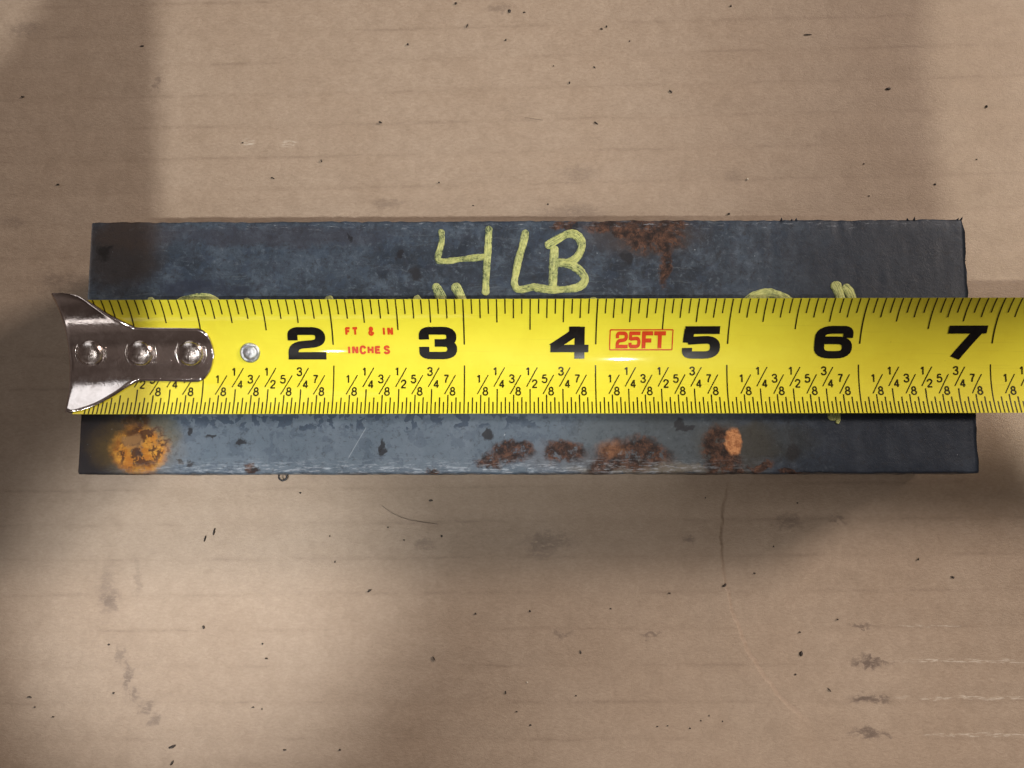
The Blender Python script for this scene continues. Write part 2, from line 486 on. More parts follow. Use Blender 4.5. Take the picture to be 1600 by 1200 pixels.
def densify(pts, step, closed=False):
    out = []
    q = list(pts) + ([pts[0]] if closed else [])
    for a, b in zip(q, q[1:]):
        d = math.dist(a, b)
        if d < 1e-7: continue
        n = max(1, int(math.ceil(d / step)))
        for k in range(n):
            t = k / n
            out.append(tuple(x + (y - x) * t for x, y in zip(a, b)))
    if not closed: out.append(tuple(q[-1]))
    return out

def strip(pts, w, closed=False):
    """left/right offset points of a stroke of constant width, mitred"""
    n = len(pts); L = []; R = []
    for i in range(n):
        if closed: a, b = pts[i - 1], pts[(i + 1) % n]
        else: a, b = pts[max(i - 1, 0)], pts[min(i + 1, n - 1)]
        p = Vector(pts[i])
        d1 = (p - Vector(a)); d2 = (Vector(b) - p)
        if d1.length < 1e-9: d1 = d2
        if d2.length < 1e-9: d2 = d1
        d1, d2 = d1.normalized(), d2.normalized()
        t = (d1 + d2)
        t = t.normalized() if t.length > 1e-4 else d1
        nrm = Vector((-t.y, t.x))
        k = 1.0 / max(.55, nrm.dot(Vector((-d1.y, d1.x))))
        L.append(p + nrm * w * .5 * k); R.append(p - nrm * w * .5 * k)
    return L, R

LIFT = [0]
def print_stroke(acc, pts, w, xs=1.0, ox=0.0, oy=0.0, closed=False, step=.016, base=.0016, scale=1.0):
    """a printed stroke laid onto the curved blade; pts in inches before scaling"""
    pts = densify([(p[0] * scale, p[1] * scale) for p in pts], step, closed)
    L, R = strip(pts, w, closed)
    off = base + (LIFT[0] % 7) * .00012; LIFT[0] += 1
    vs = []; fs = []
    for l, r in zip(L, R):
        for t in (0, .5, 1):
            p = l.lerp(r, t)
            u, y = ox + p.x * xs, oy + p.y
            y = min(max(y, TY0 + .001), TY1 - .001)
            vs.append((TX0 + u, y, tz(y, off)))
    n = len(L)
    for i in range(n if closed else n - 1):
        j = (i + 1) % n
        for k in range(2):
            fs.append((i * 3 + k, i * 3 + k + 1, j * 3 + k + 1, j * 3 + k))
    acc.add(vs, fs)

def py_y(py): return at_tape(930, py)[1]

# ------------------------------------------------------------------ cardboard
def build_cardboard():
    x0, x1, y0, y1 = -11.0, 11.0, -9.0, 10.0
    nx, ny = 110, 470
    vs = []; fs = []
    for j in range(ny + 1):
        for i in range(nx + 1):
            x = x0 + (x1 - x0) * i / nx; y = y0 + (y1 - y0) * j / ny
            yy = y - 0.0032 * x * (y + 4.0)
            z = .0022 * (math.cos(2 * math.pi * (yy + 20 * .302 + .03) / .302) - 1)
            z += .012 * (noise.noise(Vector((x * .45, y * .45, 3.1))) - .35) * (1 if abs(y) > 1.3 or abs(x) > 3.8 else .2)
            vs.append((x, y, min(z, 0.0)))
    for j in range(ny):
        for i in range(nx):
            a = j * (nx + 1) + i
            fs.append((a, a + 1, a + nx + 2, a + nx + 1))
    # edge and underside
    rim = [i for i in range(nx + 1)] + [j * (nx + 1) + nx for j in range(1, ny + 1)] + \
          [ny * (nx + 1) + i for i in range(nx - 1, -1, -1)] + [j * (nx + 1) for j in range(ny - 1, 0, -1)]
    b = len(vs)
    vs += [(vs[k][0], vs[k][1], -.16) for k in rim]
    n = len(rim)
    for k in range(n):
        m = (k + 1) % n
        fs.append((rim[k], b + k, b + m, rim[m]))
    fs.append(tuple(b + k for k in range(n - 1, -1, -1)))
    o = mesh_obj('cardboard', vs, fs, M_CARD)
    o['kind'] = 'structure'
    o['label'] = 'flat brown corrugated cardboard with grubby flute lines'
build_cardboard()

# unseen card added above the lens, cut so its shadow falls on the left end
def build_shade():
    out = [(245,-160),(247,150),(249,340),(251,700),(235,745),(190,785),(125,840),(88,900),(66,980),(45,1150),(30,1350),
           (-500,1350),(-500,260),(-60,190),(10,110),(62,45),(100,-20),(128,-160)]
    z = 8.2
    g = [at(px, py, 0) for px, py in out]
    pts = [KEY + (p - KEY) * ((KEY.z - z) / KEY.z) for p in g]
    n = len(pts)
    vs = [(p.x, p.y, z) for p in pts] + [(p.x, p.y, z + .09) for p in pts]
    fs = [tuple(range(n)), tuple(range(2 * n - 1, n - 1, -1))]
    fs += [(k, n + k, n + (k + 1) % n, (k + 1) % n) for k in range(n)]
    c = sum(pts, Vector()) / n
    o = mesh_obj('shade_card', vs, fs, M_SHADE, None, (c.x, c.y, z), smooth=False)
    tag(o, 'added unseen dark brown card above the lens, shading the left end of the bar', 'card')
build_shade()

# ------------------------------------------------------------------ steel bar
BW, BH = 6.80, 1.967
def build_bar():
    root = empty('steel_bar', (0, 0, 0))
    tag(root, 'blue-grey flat steel bar with rust spots and hand-painted 4 LB, lying on cardboard', 'steel bar')
    # corners follow the picture: the ends are not quite square
    nseg = 260
    r = .022
    prof = []
    h2 = BH / 2
    def arc(cy, cz, a0, a1, n=5):
        return [(cy + r * math.cos(math.radians(a0 + (a1 - a0) * k / n)), cz + r * math.sin(math.radians(a0 + (a1 - a0) * k / n))) for k in range(n + 1)]
    prof += arc(-h2 + r, 0.004 + r, 180, 270, 3)
    prof += arc(h2 - r, 0.004 + r, 270, 360, 3)
    prof += [(h2, .35), (h2, .7)]
    prof += arc(h2 - r, 1 - r, 0, 90)
    prof += [(h2 - r - (BH - 2 * r) * k / 24, 1.0) for k in range(1, 24)]
    prof += arc(-h2 + r, 1 - r, 90, 180)
    prof += [(-h2, .7), (-h2, .35)]
    npf = len(prof)
    vs = []; fs = []
    for i in range(nseg + 1):
        t = i / nseg
        for k, (y, z) in enumerate(prof):
            x = -BW / 2 + BW * t
            # ragged sawn right end, slightly worn left end
            if i == nseg:
                x += .020 * noise.noise(Vector((y * 14, z * 9, 1.7))) + .018 * noise.noise(Vector((y * 45, z * 30, 5.2)))
            if i == 0:
                x += .006 * noise.noise(Vector((y * 9, z * 9, 8.7)))
            e = .007 * noise.noise(Vector((x * 3.0, y * 3 + 9, z * 3))) + .008 * noise.noise(Vector((x * 16, y * 4, z * 5)))
            yy, zz = y, z
            if abs(y) > h2 - r * 1.2: yy += e * .9
            elif z > .99: zz += e * .30
            if abs(y) > h2 - r * 1.2 and z > .95: zz += min(e, 0) * 1.2
            vs.append((x, yy, zz))
    for i in range(nseg):
        for k in range(npf):
            m = (k + 1) % npf
            a, b = i * npf, (i + 1) * npf
            fs.append((a + k, b + k, b + m, a + m))
    fs.append(tuple(range(npf - 1, -1, -1)))
    fs.append(tuple(nseg * npf + k for k in range(npf)))
    bo = mesh_obj('bar_body', vs, fs, M_STEEL, root, smooth=True)
    me = bo.data
    for p in me.polygons:
        if len(p.vertices) > 4: p.use_smooth = False
    me.update()
    # sawn burrs along the right end
    acc = Acc()
    rnd = random.Random(3)
    for k in range(46):
        y = -h2 + .01 + (BH - .02) * rnd.random()
        L = .006 + .016 * rnd.random() ** 2
        w = .006 + .008 * rnd.random()
        x = BW / 2 - .004; z = .985 - .03 * rnd.random()
        acc.add([(x, y - w, z), (x, y + w, z), (x, y, z + .014), (x + L, y + w * rnd.uniform(-1, 1), z + rnd.uniform(-.002, .014))],
                [(0, 1, 3), (1, 2, 3), (2, 0, 3), (0, 2, 1)])
    for px in (1222, 1238, 1245, 1420, 1430, 1497, 1503):
        p = at(px, 343, 1); w = .012
        acc.add([(p.x - w, h2 - .004, .98), (p.x + w, h2 - .004, .98), (p.x, h2 - .012, 1.004), (p.x + rnd.uniform(-w, w), h2 + .022 * rnd.random() + .004, .995)],
                [(0, 1, 3), (1, 2, 3), (2, 0, 3), (0, 2, 1)])
    b = mesh_obj('saw_burr', acc.v, acc.f, M_STEEL, root, smooth=False)
    b['kind'] = 'stuff'; b['label'] = 'ragged dark burr along the sawn end'
    return root
BAR = build_bar()

# hand painted marks: domed ribbons of dried paint
def paint(strokes, name, label):
    acc = Acc(); uvs = []
    for si, (pts, wpx) in enumerate(strokes):
        pts = catmull([at(px, py, 1.0).to_2d()[:] for px, py in pts], 10)
        pts = densify(pts, .012)
        # rounded ends: grow and shrink the width
        n = len(pts)
        tot = sum(math.dist(a, b) for a, b in zip(pts, pts[1:]))
        w = pxr(0, wpx * .97, 1.0)
        L, R = strip(pts, 1.0)
        s = 0
        vs = []; fs = []
        base = 1.0035 + si * .0008
        for i in range(n):
            if i: s += math.dist(pts[i], pts[i - 1])
            e = min(s, tot - s)
            k = math.sqrt(max(0.03, 1 - (1 - min(1, e / (w * .42))) ** 2))
            k *= 1 + .26 * noise.noise(Vector((pts[i][0] * 9, pts[i][1] * 9, si * 3.3))) + .07 * noise.noise(Vector((pts[i][0] * 40, pts[i][1] * 40, si)))
            c = Vector(pts[i]); l = (L[i] - c); rr = (R[i] - c)
            for t in (-1, -.85, -.5, 0, .5, .85, 1):
                off = (l if t < 0 else rr) * abs(t) * w * k
                jit = .0035 * noise.noise(Vector((pts[i][0] * 55, pts[i][1] * 55, t * 7 + si))) if abs(t) == 1 else 0
                hgt = base - .006 if abs(t) == 1 else base + .0045 * (1 - abs(t) ** 3 * .7) * min(1, k * 1.2)
                vs.append((c.x + off.x + jit, c.y + off.y + jit, hgt)); uvs.append((s * 4 + si * 9.7, t * .5 + si * 3.1))
        for i in range(n - 1):
            for j in range(6):
                a = i * 7 + j
                fs.append((a, a + 1, a + 8, a + 7))
        acc.add(vs, fs)
    o = mesh_obj(name, acc.v, acc.f, M_PAINT, BAR)
    lay = o.data.uv_layers.new(name='stroke')
    for lp in o.data.loops: lay.data[lp.index].uv = uvs[lp.vertex_index]
    o['label'] = label
    return o

def c6(pts): return [(600 + x / 4, 330 + y / 4) for x, y in pts]
paint([(c6([(355,112),(362,175),(350,235),(338,282),(345,310),(400,311),(500,298),(640,284)]), 10.5),
       (c6([(656,92),(652,200),(642,340),(637,440),(634,528)]), 12)], 'painted_numeral', 'pale yellow hand-painted numeral 4')
paint([(c6([(887,116),(868,210),(842,300),(824,390),(815,450),(835,486),(880,486),(958,466)]), 12.5)], 'painted_letter', 'pale yellow hand-painted letter L')
paint([(c6([(1066,215),(1060,330),(1054,482)]), 15),
       (c6([(1008,224),(1080,178),(1150,143),(1205,152),(1236,205),(1215,275),(1160,318),(1070,326)]), 13.5),
       (c6([(1074,318),(1165,334),(1230,378),(1256,428),(1215,474),(1110,490),(1010,486),(935,476)]), 13.5)], 'painted_letter', 'pale yellow hand-painted letter B')
paint([([(679,443),(686,458),(694,478)], 16)], 'paint_stroke', 'pale yellow paint stroke above the tape, left of a pair')
paint([([(709,443),(719,461),(728,480)], 16)], 'paint_stroke', 'pale yellow paint stroke above the tape, right of a pair')
paint([([(648,463),(652,470),(650,490)], 17)], 'paint_stroke', 'rounded paint stroke end peeping out left of the pair')
paint([([(276,478),(290,470),(310,467),(330,470),(342,480)], 19)], 'paint_stroke', 'arched paint stroke peeping out near the hook')
paint([([(233,465),(237,473),(236,485)], 11)], 'paint_stroke', 'small paint dab beside the hook')
paint([([(383,466),(386,475),(384,492)], 14)], 'paint_stroke', 'small rounded paint dab above the small rivet')
paint([([(511,463),(514,472),(512,492)], 17)], 'paint_stroke', 'small rounded paint dab above the numeral 2')
paint([([(924,465),(927,473),(925,490)], 14)], 'paint_stroke', 'faint paint dab under the letter B')
paint([([(1163,480),(1176,466),(1200,459),(1224,466),(1238,480)], 20)], 'paint_stroke', 'wide arched paint stroke above the numeral 5 and 6 gap')
paint([([(1303,440),(1310,456),(1316,478)], 18), ([(1318,445),(1328,458),(1334,476)], 15)], 'paint_stroke', 'blobby yellow paint stroke top above the numeral 6')
paint([([(1303,632),(1301,648),(1299,657)], 16), ([(1309,640),(1310,655),(1307,662)], 7)], 'paint_stroke', 'yellow paint stroke foot below the tape')

# ------------------------------------------------------------------ measuring tape
TAPE = empty('measuring_tape', (TX0, TYC, TZ - .008))
tag(TAPE, 'yellow measuring tape blade laid along the bar with a metal end hook', 'tape measure')

def build_blade():
    u0, u1 = .035, 12.0
    nu, nv = 120, 40
    th = .0065
    vs = []; fs = []
    for side in (0, 1):
        for i in range(nu + 1):
            u = u0 + (u1 - u0) * i / nu
            for j in range(nv + 1):
                y = TY0 + (TY1 - TY0) * j / nv
                vs.append((TX0 + u, y, tz(y) - side * th))
    S = (nu + 1) * (nv + 1)
    for i in range(nu):
        for j in range(nv):
            a = i * (nv + 1) + j
            fs.append((a, a + nv + 1, a + nv + 2, a + 1))
            fs.append((S + a, S + a + 1, S + a + nv + 2, S + a + nv + 1))
    for i in range(nu):
        a, b = i * (nv + 1), (i + 1) * (nv + 1)
        fs.append((a, S + a, S + b, b))
        fs.append((a + nv, b + nv, S + b + nv, S + a + nv))
    for j in range(nv):
        fs.append((j, j + 1, S + j + 1, S + j))
        e = nu * (nv + 1)
        fs.append((e + j, S + e + j, S + e + j + 1, e + j + 1))
    o = mesh_obj('blade', vs, fs, M_BLADE, TAPE, (TX0, TYC, TZ - .008))
    me = o.data
    o.data.set_sharp_from_angle(angle=math.radians(40))
build_blade()
TORG = (TX0, TYC, TZ - .008)

# tick marks
YT = {16: py_y(490), 8: py_y(497), 4: py_y(503.5), 2: py_y(515), 1: py_y(538)}
YB = {32: py_y(627.5), 16: py_y(620.5), 8: py_y(616.5), 4: py_y(607.5), 2: py_y(607.5), 1: py_y(570.5)}
def ticks():
    top, bot = Acc(), Acc()
    for k in range(2, 16 * 10):
        d = next(d for d in (1, 2, 4, 8, 16) if (k * d) % 16 == 0)
        u = k / 16
        print_stroke(top, [(u, TY1 - .002), (u, YT[d])], .0105 if d > 1 else .0115, step=.02, base=.0010)
    for k in range(4, 32 * 10):
        d = next(d for d in (1, 2, 4, 8, 16, 32) if (k * d) % 32 == 0)
        u = k / 32
        print_stroke(bot, [(u, TY0 + .002), (u, YB[d])], .0098, step=.02, base=.0010)
    for a, lab in ((top, 'sixteenth inch tick marks along the far edge'), (bot, 'fine thirty-second inch tick marks along the near edge')):
        o = mesh_obj('tick_marks', a.v, a.f, M_TICK, TAPE, TORG)
        o['kind'] = 'stuff'; o['label'] = lab
ticks()

# small printed font, drawn as strokes in a box about 0.6 wide and 1 high
def ellp(cx, cy, rx, ry, n=28): return [(cx + rx * math.cos(2 * math.pi * k / n), cy + ry * math.sin(2 * math.pi * k / n)) for k in range(n)]
G = {
 '1': [([(.10,.76),(.24,.85),(.34,1.0)],0),([(.34,1.0),(.34,0)],0)],
 '2': [(catmull([(.05,.72),(.12,.92),(.30,1.0),(.50,.92),(.55,.72),(.42,.48),(.18,.22),(.05,.02)]),0),([(.03,.03),(.58,.03)],0)],
 '3': [(catmull([(.05,.78),(.13,.95),(.30,1.0),(.48,.93),(.53,.76),(.46,.60),(.24,.545)]),0),(catmull([(.24,.545),(.47,.48),(.57,.28),(.50,.08),(.30,0),(.11,.06),(.03,.24)]),0)],
 '4': [([(.42,0),(.42,1.0)],0),([(.42,.98),(.03,.28)],0),([(.02,.28),(.60,.28)],0)],
 '5': [([(.53,.97),(.14,.97)],0),([(.14,1.0),(.08,.50)],0),(catmull([(.07,.50),(.28,.62),(.50,.54),(.57,.31),(.48,.07),(.28,0),(.10,.06),(.03,.22)]),0)],
 '7': [([(.03,.97),(.57,.97)],0),(catmull([(.55,.97),(.38,.65),(.27,.35),(.22,0)]),0)],
 '8': [(ellp(.30,.765,.20,.235),1),(ellp(.30,.265,.265,.265),1)],
 'F': [([(.07,0),(.07,1)],0),([(.02,.93),(.55,.93)],0),([(.07,.52),(.47,.52)],0)],
 'T': [([(.30,0),(.30,1)],0),([(.0,.93),(.60,.93)],0)],
 'I': [([(.30,0),(.30,1)],0)],
 'N': [([(.07,0),(.07,1)],0),([(.09,.97),(.51,.03)],0),([(.53,0),(.53,1)],0)],
 'C': [(catmull([(.55,.70),(.48,.92),(.30,1.0),(.12,.90),(.05,.5),(.12,.10),(.30,0),(.48,.08),(.55,.30)]),0)],
 'H': [([(.07,0),(.07,1)],0),([(.53,0),(.53,1)],0),([(.07,.52),(.53,.52)],0)],
 'E': [([(.07,0),(.07,1)],0),([(.02,.93),(.54,.93)],0),([(.07,.52),(.48,.52)],0),([(.02,.07),(.56,.07)],0)],
 'S': [(catmull([(.52,.74),(.45,.94),(.28,1.0),(.11,.92),(.07,.74),(.18,.58),(.42,.45),(.54,.26),(.46,.06),(.28,0),(.11,.07),(.04,.26)]),0)],
 '&': [(catmull([(.60,.02),(.36,.35),(.16,.70),(.18,.92),(.32,1.0),(.44,.90),(.42,.72),(.20,.50),(.07,.28),(.14,.06),(.30,0),(.46,.10),(.56,.42)]),0)],
}
def glyph(acc, ch, ox, oy, h, w, wide=1.0, base=.0016):
    for pts, closed in G[ch]:
        print_stroke(acc, [(x * wide, y) for x, y in pts], w, 1.0, ox, oy, bool(closed), step=.014, scale=h, base=base)

# fractions: numerator, slash, denominator over each eighth
FR = {1: ('1', '8', 0), 2: ('1', '4', 1), 3: ('3', '8', 0), 4: ('1', '2', 1), 5: ('5', '8', 0), 6: ('3', '4', 1), 7: ('7', '8', 0)}
yn0, yn1 = py_y(597.5), py_y(586)
yd0, yd1 = py_y(617), py_y(605.5)
ush = py_y(585.5) - py_y(597)
for inch in range(0, 9):
    for e, (a, b, up) in FR.items():
        u = inch + e / 8
        if u < .45 or u > 8.6: continue
        acc = Acc(); dy = ush if up else 0
        glyph(acc, a, u - .033, yn0 + dy, (yn1 - yn0) * 1.03, .0112, 1.08)
        glyph(acc, b, u + .016, yd0 + dy, (yd1 - yd0) * 1.03, .0112, 1.08)
        print_stroke(acc, [(-.026, yd0 + dy + .008), (.056, yn1 + dy + .002)], .0080, 1, u, 0)
        mesh_obj('fraction', acc.v, acc.f, M_TICK, TAPE, TORG)

# big wide numerals
BIG = {
 2: [(rounded([(.028,.150),(.028,.222),(.179,.222),(.179,.128),(.028,.110),(.028,.0)], .055), 0), ([(.0,.028),(.207,.028)], 0)],
 3: [(rounded([(.028,.155),(.028,.222),(.177,.222),(.177,.128),(.085,.128)], .055), 0), (rounded([(.085,.128),(.180,.128),(.180,.028),(.028,.028),(.028,.098)], .055), 0)],
 4: [([(.158,0),(.158,.250)], 0), ([(.0,.082),(.207,.082)], 0), ([(.012,.092),(.150,.222)], 0), ([(.10,.222),(.158,.222)], 0)],
 5: [([(.200,.222),(.012,.222)], 0), (rounded([(.036,.230),(.030,.125)], .01), 0), (rounded([(.030,.140),(.179,.152),(.179,.028),(.028,.028),(.028,.085)], .06), 0)],
 6: [(rounded([(.179,.160),(.179,.222),(.028,.222),(.028,.028),(.179,.028),(.179,.142),(.03,.142)], .06), 0)],
 7: [([(.0,.222),(.207,.222)], 0), ([(.172,.230),(.050,.0)], 0)],
 8: [(rounded([(.10,.222),(.177,.222),(.177,.13),(.03,.13),(.03,.222),(.10,.222)], .05), 0), (rounded([(.10,.028),(.179,.028),(.179,.13),(.028,.13),(.028,.028),(.10,.028)], .05), 0)],
}
y_lo, y_hi = py_y(560.5), py_y(510.5)
kh = (y_hi - y_lo) / .25
for n, ss in BIG.items():
    acc = Acc()
    for pts, cl in ss:
        print_stroke(acc, [(x, y * kh) for x, y in pts], .055, .29 / .207, n - .055 - .29, y_lo, bool(cl), step=.012, base=.0020)
    o = mesh_obj('numeral', acc.v, acc.f, M_BLACK, TAPE, TORG)
    o['label'] = 'bold black numeral %d printed on the blade' % n

# red printing
def word(name, items, h0, h1, w, wide, label):
    acc = Acc()
    y0, y1 = py_y(h1), py_y(h0)
    for ch, px in items:
        u = at_tape(px, (h0 + h1) / 2)[0]
        glyph(acc, ch, u - .30 * wide * (y1 - y0), y0 + w * .5, (y1 - y0) - w, w, wide)
    o = mesh_obj(name, acc.v, acc.f, M_RED, TAPE, TORG)
    o['label'] = label
word('lettering', [('F', 545), ('T', 556), ('&', 581), ('I', 601), ('N', 611)], 509.5, 524, .0165, 1.22, 'small red lettering FT & IN')
word('lettering', [('I', 547), ('N', 556.5), ('C', 568.5), ('H', 580.5), ('E', 592), ('S', 610 - 4)], 539, 553, .0165, 1.38, 'small red lettering INCHES')
acc = Acc()
y0, y1 = py_y(544.5), py_y(518)
sc = (y1 - y0) / .25
for ch, pa, pb in ((2, 962, 981), (5, 982, 1001)):
    ua, ub = at_tape(pa, 531)[0], at_tape(pb, 531)[0]
    for pts, cl in BIG[ch]:
        print_stroke(acc, pts, .055 * sc, (ub - ua) / (.207 * sc), ua, y0, bool(cl), step=.01, scale=sc)
for (x0, x1), segs in (((1003.5, 1020), ((.14, 0, .14, 1), (.0, .885, 1, .885), (.14, .47, .86, .47))), ((1021.5, 1040), ((.5, 0, .5, 1), (0, .885, 1, .885)))):
    ua, ub = at_tape(x0, 531)[0], at_tape(x1, 531)[0]
    for a, b, c, d in segs:
        wd = .030
        print_stroke(acc, [(ua + (ub - ua) * a, y0 + (y1 - y0) * b), (ua + (ub - ua) * c, y0 + (y1 - y0) * d)], wd)
o = mesh_obj('lettering', acc.v, acc.f, M_RED, TAPE, TORG); o['label'] = 'bold red lettering 25FT in a box'
acc = Acc()
a = at_tape(953.5, 515.5); b = at_tape(1050, 546.5)
rect = [(a[0], b[1]), (b[0], b[1]), (b[0], a[1]), (a[0], a[1])]
for p, r in zip(rect, rect[1:] + rect[:1]): print_stroke(acc, [p, r], .0085)
o = mesh_obj('printed_box', acc.v, acc.f, M_RED, TAPE, TORG); o['label'] = 'thin red printed frame round 25FT'

# ------------------------------------------------------------------ end hook
def interp(tab, x):
    for (a, b), (c, d) in zip(tab, tab[1:]):
        if a <= x <= c: return b + (d - b) * (x - a) / (c - a)
    return tab[0][1] if x < tab[0][0] else tab[-1][1]

def build_hook():
    up = [at_tape(*p) for p in ((80,460),(100,459),(126,464),(146,475),(166,488),(188,500),(208,509),(222,512.5),(300,513.4),(313,514.5),(322,519.5),(329,529),(333.5,541),(336,555))]
    lo = [at_tape(*p) for p in ((90,644),(120,643),(150,634),(180,618),(200,605),(216,597),(228,595.5),(300,597),(313,596),(322,590.5),(329,581),(333.5,569),(336,556))]
    up[0] = (-.02, up[0][1]); lo[0] = (-.02, lo[0][1])
    up = catmull(up, 6); lo = catmull(lo, 6)
    up.sort(); lo.sort()
    u_end = max(up[-1][0], lo[-1][0])
    org = (TX0, TYC, TZ)
    nu, nv = 90, 36
    top, th = .022, .018
    rows = []
    rb = .03
    # plate from the rounded tongue back to the bend
    us = [u_end - (u_end + .0) * (1 - math.cos(math.pi / 2 * k / nu)) for k in range(nu + 1)]
    def row(u, off, dx=0, dz=0):
        y0, y1 = interp(lo, u), interp(up, u)
        e = min(.012, (y1 - y0) * .1)
        ys = [y0, y0 + e] + [y0 + e + (y1 - y0 - 2 * e) * j / (nv - 2) for j in range(1, nv - 2)] + [y1 - e, y1]
        return [(TX0 + u + dx, y, tz(max(min(y, .41), -.7), off) + dz) for y in ys]
    for u in us:
        k = min(1, max(0, (u_end - u) / .012))
        rows.append((row(u, top - .004 * (1 - k)), row(u, top - th)))
    # bend and lip
    bo, bi = [], []
    for k in range(1, 7):
        a = math.pi / 2 * k / 6
        rows.append((row(0, top, -rb * math.sin(a), -rb * (1 - math.cos(a))),
                     row(0, top - th, -(rb - th) * math.sin(a) * .7, -(rb - th) * (1 - math.cos(a)) * .7)))
    for k in range(1, 9):
        d = .36 * k / 8
        ro = row(0, top, -rb, -rb - d); ri = row(0, top - th, -rb + th, -rb - d + .012)
        if k > 4:   # lip tapers towards a straight lower edge
            f = (k - 4) / 4
            zl = TZ - .20
            ro = [(x, y, z + (min(z, zl) - z) * f) for x, y, z in ro]; ri = [(x, y, z + (min(z, zl) - z) * f) for x, y, z in ri]
        rows.append((ro, ri))
    for ro, ri in rows:                       # rounded-over rim
        for j, d in ((0, .010), (1, .002), (nv - 1, .002), (nv, .010)):
            ro[j] = (ro[j][0], ro[j][1], ro[j][2] - d)
    vs = []; fs = []
    n = len(rows); m = nv + 1
    for s in (0, 1):
        for r in rows: vs += r[s]
    S = n * m
    for i in range(n - 1):
        for j in range(nv):
            a = i * m + j
            fs.append((a, a + 1, a + m + 1, a + m))
            fs.append((S + a, S + a + m, S + a + m + 1, S + a + 1))
        a, b = i * m, (i + 1) * m
        fs.append((a, b, S + b, S + a)); fs.append((a + nv, S + a + nv, S + b + nv, b + nv))
    for j in range(nv):
        fs.append((j, S + j, S + j + 1, j + 1))
        e = (n - 1) * m
        fs.append((e + j, e + j + 1, S + e + j + 1, S + e + j))
    hook = mesh_obj('hook', vs, fs, M_CHROME, TAPE, org)
    hook.data.set_sharp_from_angle(angle=math.radians(45))
    hook['label'] = 'shiny metal end hook with flared shoulders'
    return hook, top
HOOK, HTOP = build_hook()

def lathe(prof, c, nrm, n=32):
    """surface of revolution; prof = (radius, height) from rim to centre"""
    z = Vector(nrm).normalized(); x = Vector((1, 0, 0)); x = (x - z * x.dot(z)).normalized(); y = z.cross(x)
    vs = []; fs = []
    for r, h in prof:
        for k in range(n):
            a = 2 * math.pi * k / n
            vs.append(Vector(c) + x * r * math.cos(a) + y * r * math.sin(a) + z * h)
    for i in range(len(prof) - 1):
        for k in range(n):
            q = (k + 1) % n
            fs.append((i * n + k, i * n + q, (i + 1) * n + q, (i + 1) * n + k))
    fs.append(tuple((len(prof) - 1) * n + k for k in range(n)))
    return vs, fs

def tape_point(px, py, off):
    u, y = at_tape(px, py)
    nrm = Vector((0, -(y - TYC) / TR, math.sqrt(1 - ((y - TYC) / TR) ** 2)))
    return (TX0 + u, y, tz(y, off)), nrm

for px, py in ((144, 553), (222, 553), (300, 553)):
    c, nrm = tape_point(px, py, HTOP)
    prof = [(.132, -.012), (.127, .002), (.119, .005), (.110, .002), (.103, -.008), (.100, .004), (.096, .020), (.084, .033), (.060, .041), (.030, .044), (.006, .045)]
    vs, fs = lathe(prof, c, nrm)
    mesh_obj('rivet', vs, fs, M_RIVET, HOOK, c)
c, nrm = tape_point(391, 551, .0)
vs, fs = lathe([(.079, -.004), (.076, .010), (.068, .016), (.058, .013), (.052, .008), (.050, .014), (.040, .020), (.020, .021), (.004, .021)], c, nrm)
rv = mesh_obj('blade_rivet', vs, fs, M_ZINC, TAPE, c)
rv['label'] = 'small bright rivet set in the yellow blade'

# ------------------------------------------------------------------ debris on the cardboard
def chip(name, px, py, lx, ly, ang, mat, seed):
    r = random.Random(seed)
    p = at(px, py, 0)
    L, Wd = pxr(0, lx, 0) * .43, pxr(0, ly, 0) * .43
    H = max(.012, min(L, Wd) * .9)
    n = 8
    vs = []; ca, sa = math.cos(math.radians(ang)), math.sin(math.radians(ang))
    bend = r.uniform(-.35, .35)
    for lev, (k, z) in enumerate(((1.0, 0.0), (.85, H * .6), (.35, H))):
        for i in range(n):
            a = 2 * math.pi * i / n
            q = k * r.uniform(.65, 1.15)
            x, y = L * q * math.cos(a), Wd * q * math.sin(a)
            y += bend * x * x / max(L, .001) * .5
            vs.append((p.x + x * ca - y * sa, p.y + x * sa + y * ca, -.004 + z))
    fs = []
    for l in range(2):
        for i in range(n):
            j = (i + 1) % n
            fs.append((l * n + i, l * n + j, (l + 1) * n + j, (l + 1) * n + i))
    fs.append(tuple(2 * n + i for i in range(n))); fs.append(tuple(range(n - 1, -1, -1)))
    return mesh_obj(name, vs, fs, mat, None, (p.x, p.y, 0), smooth=False)

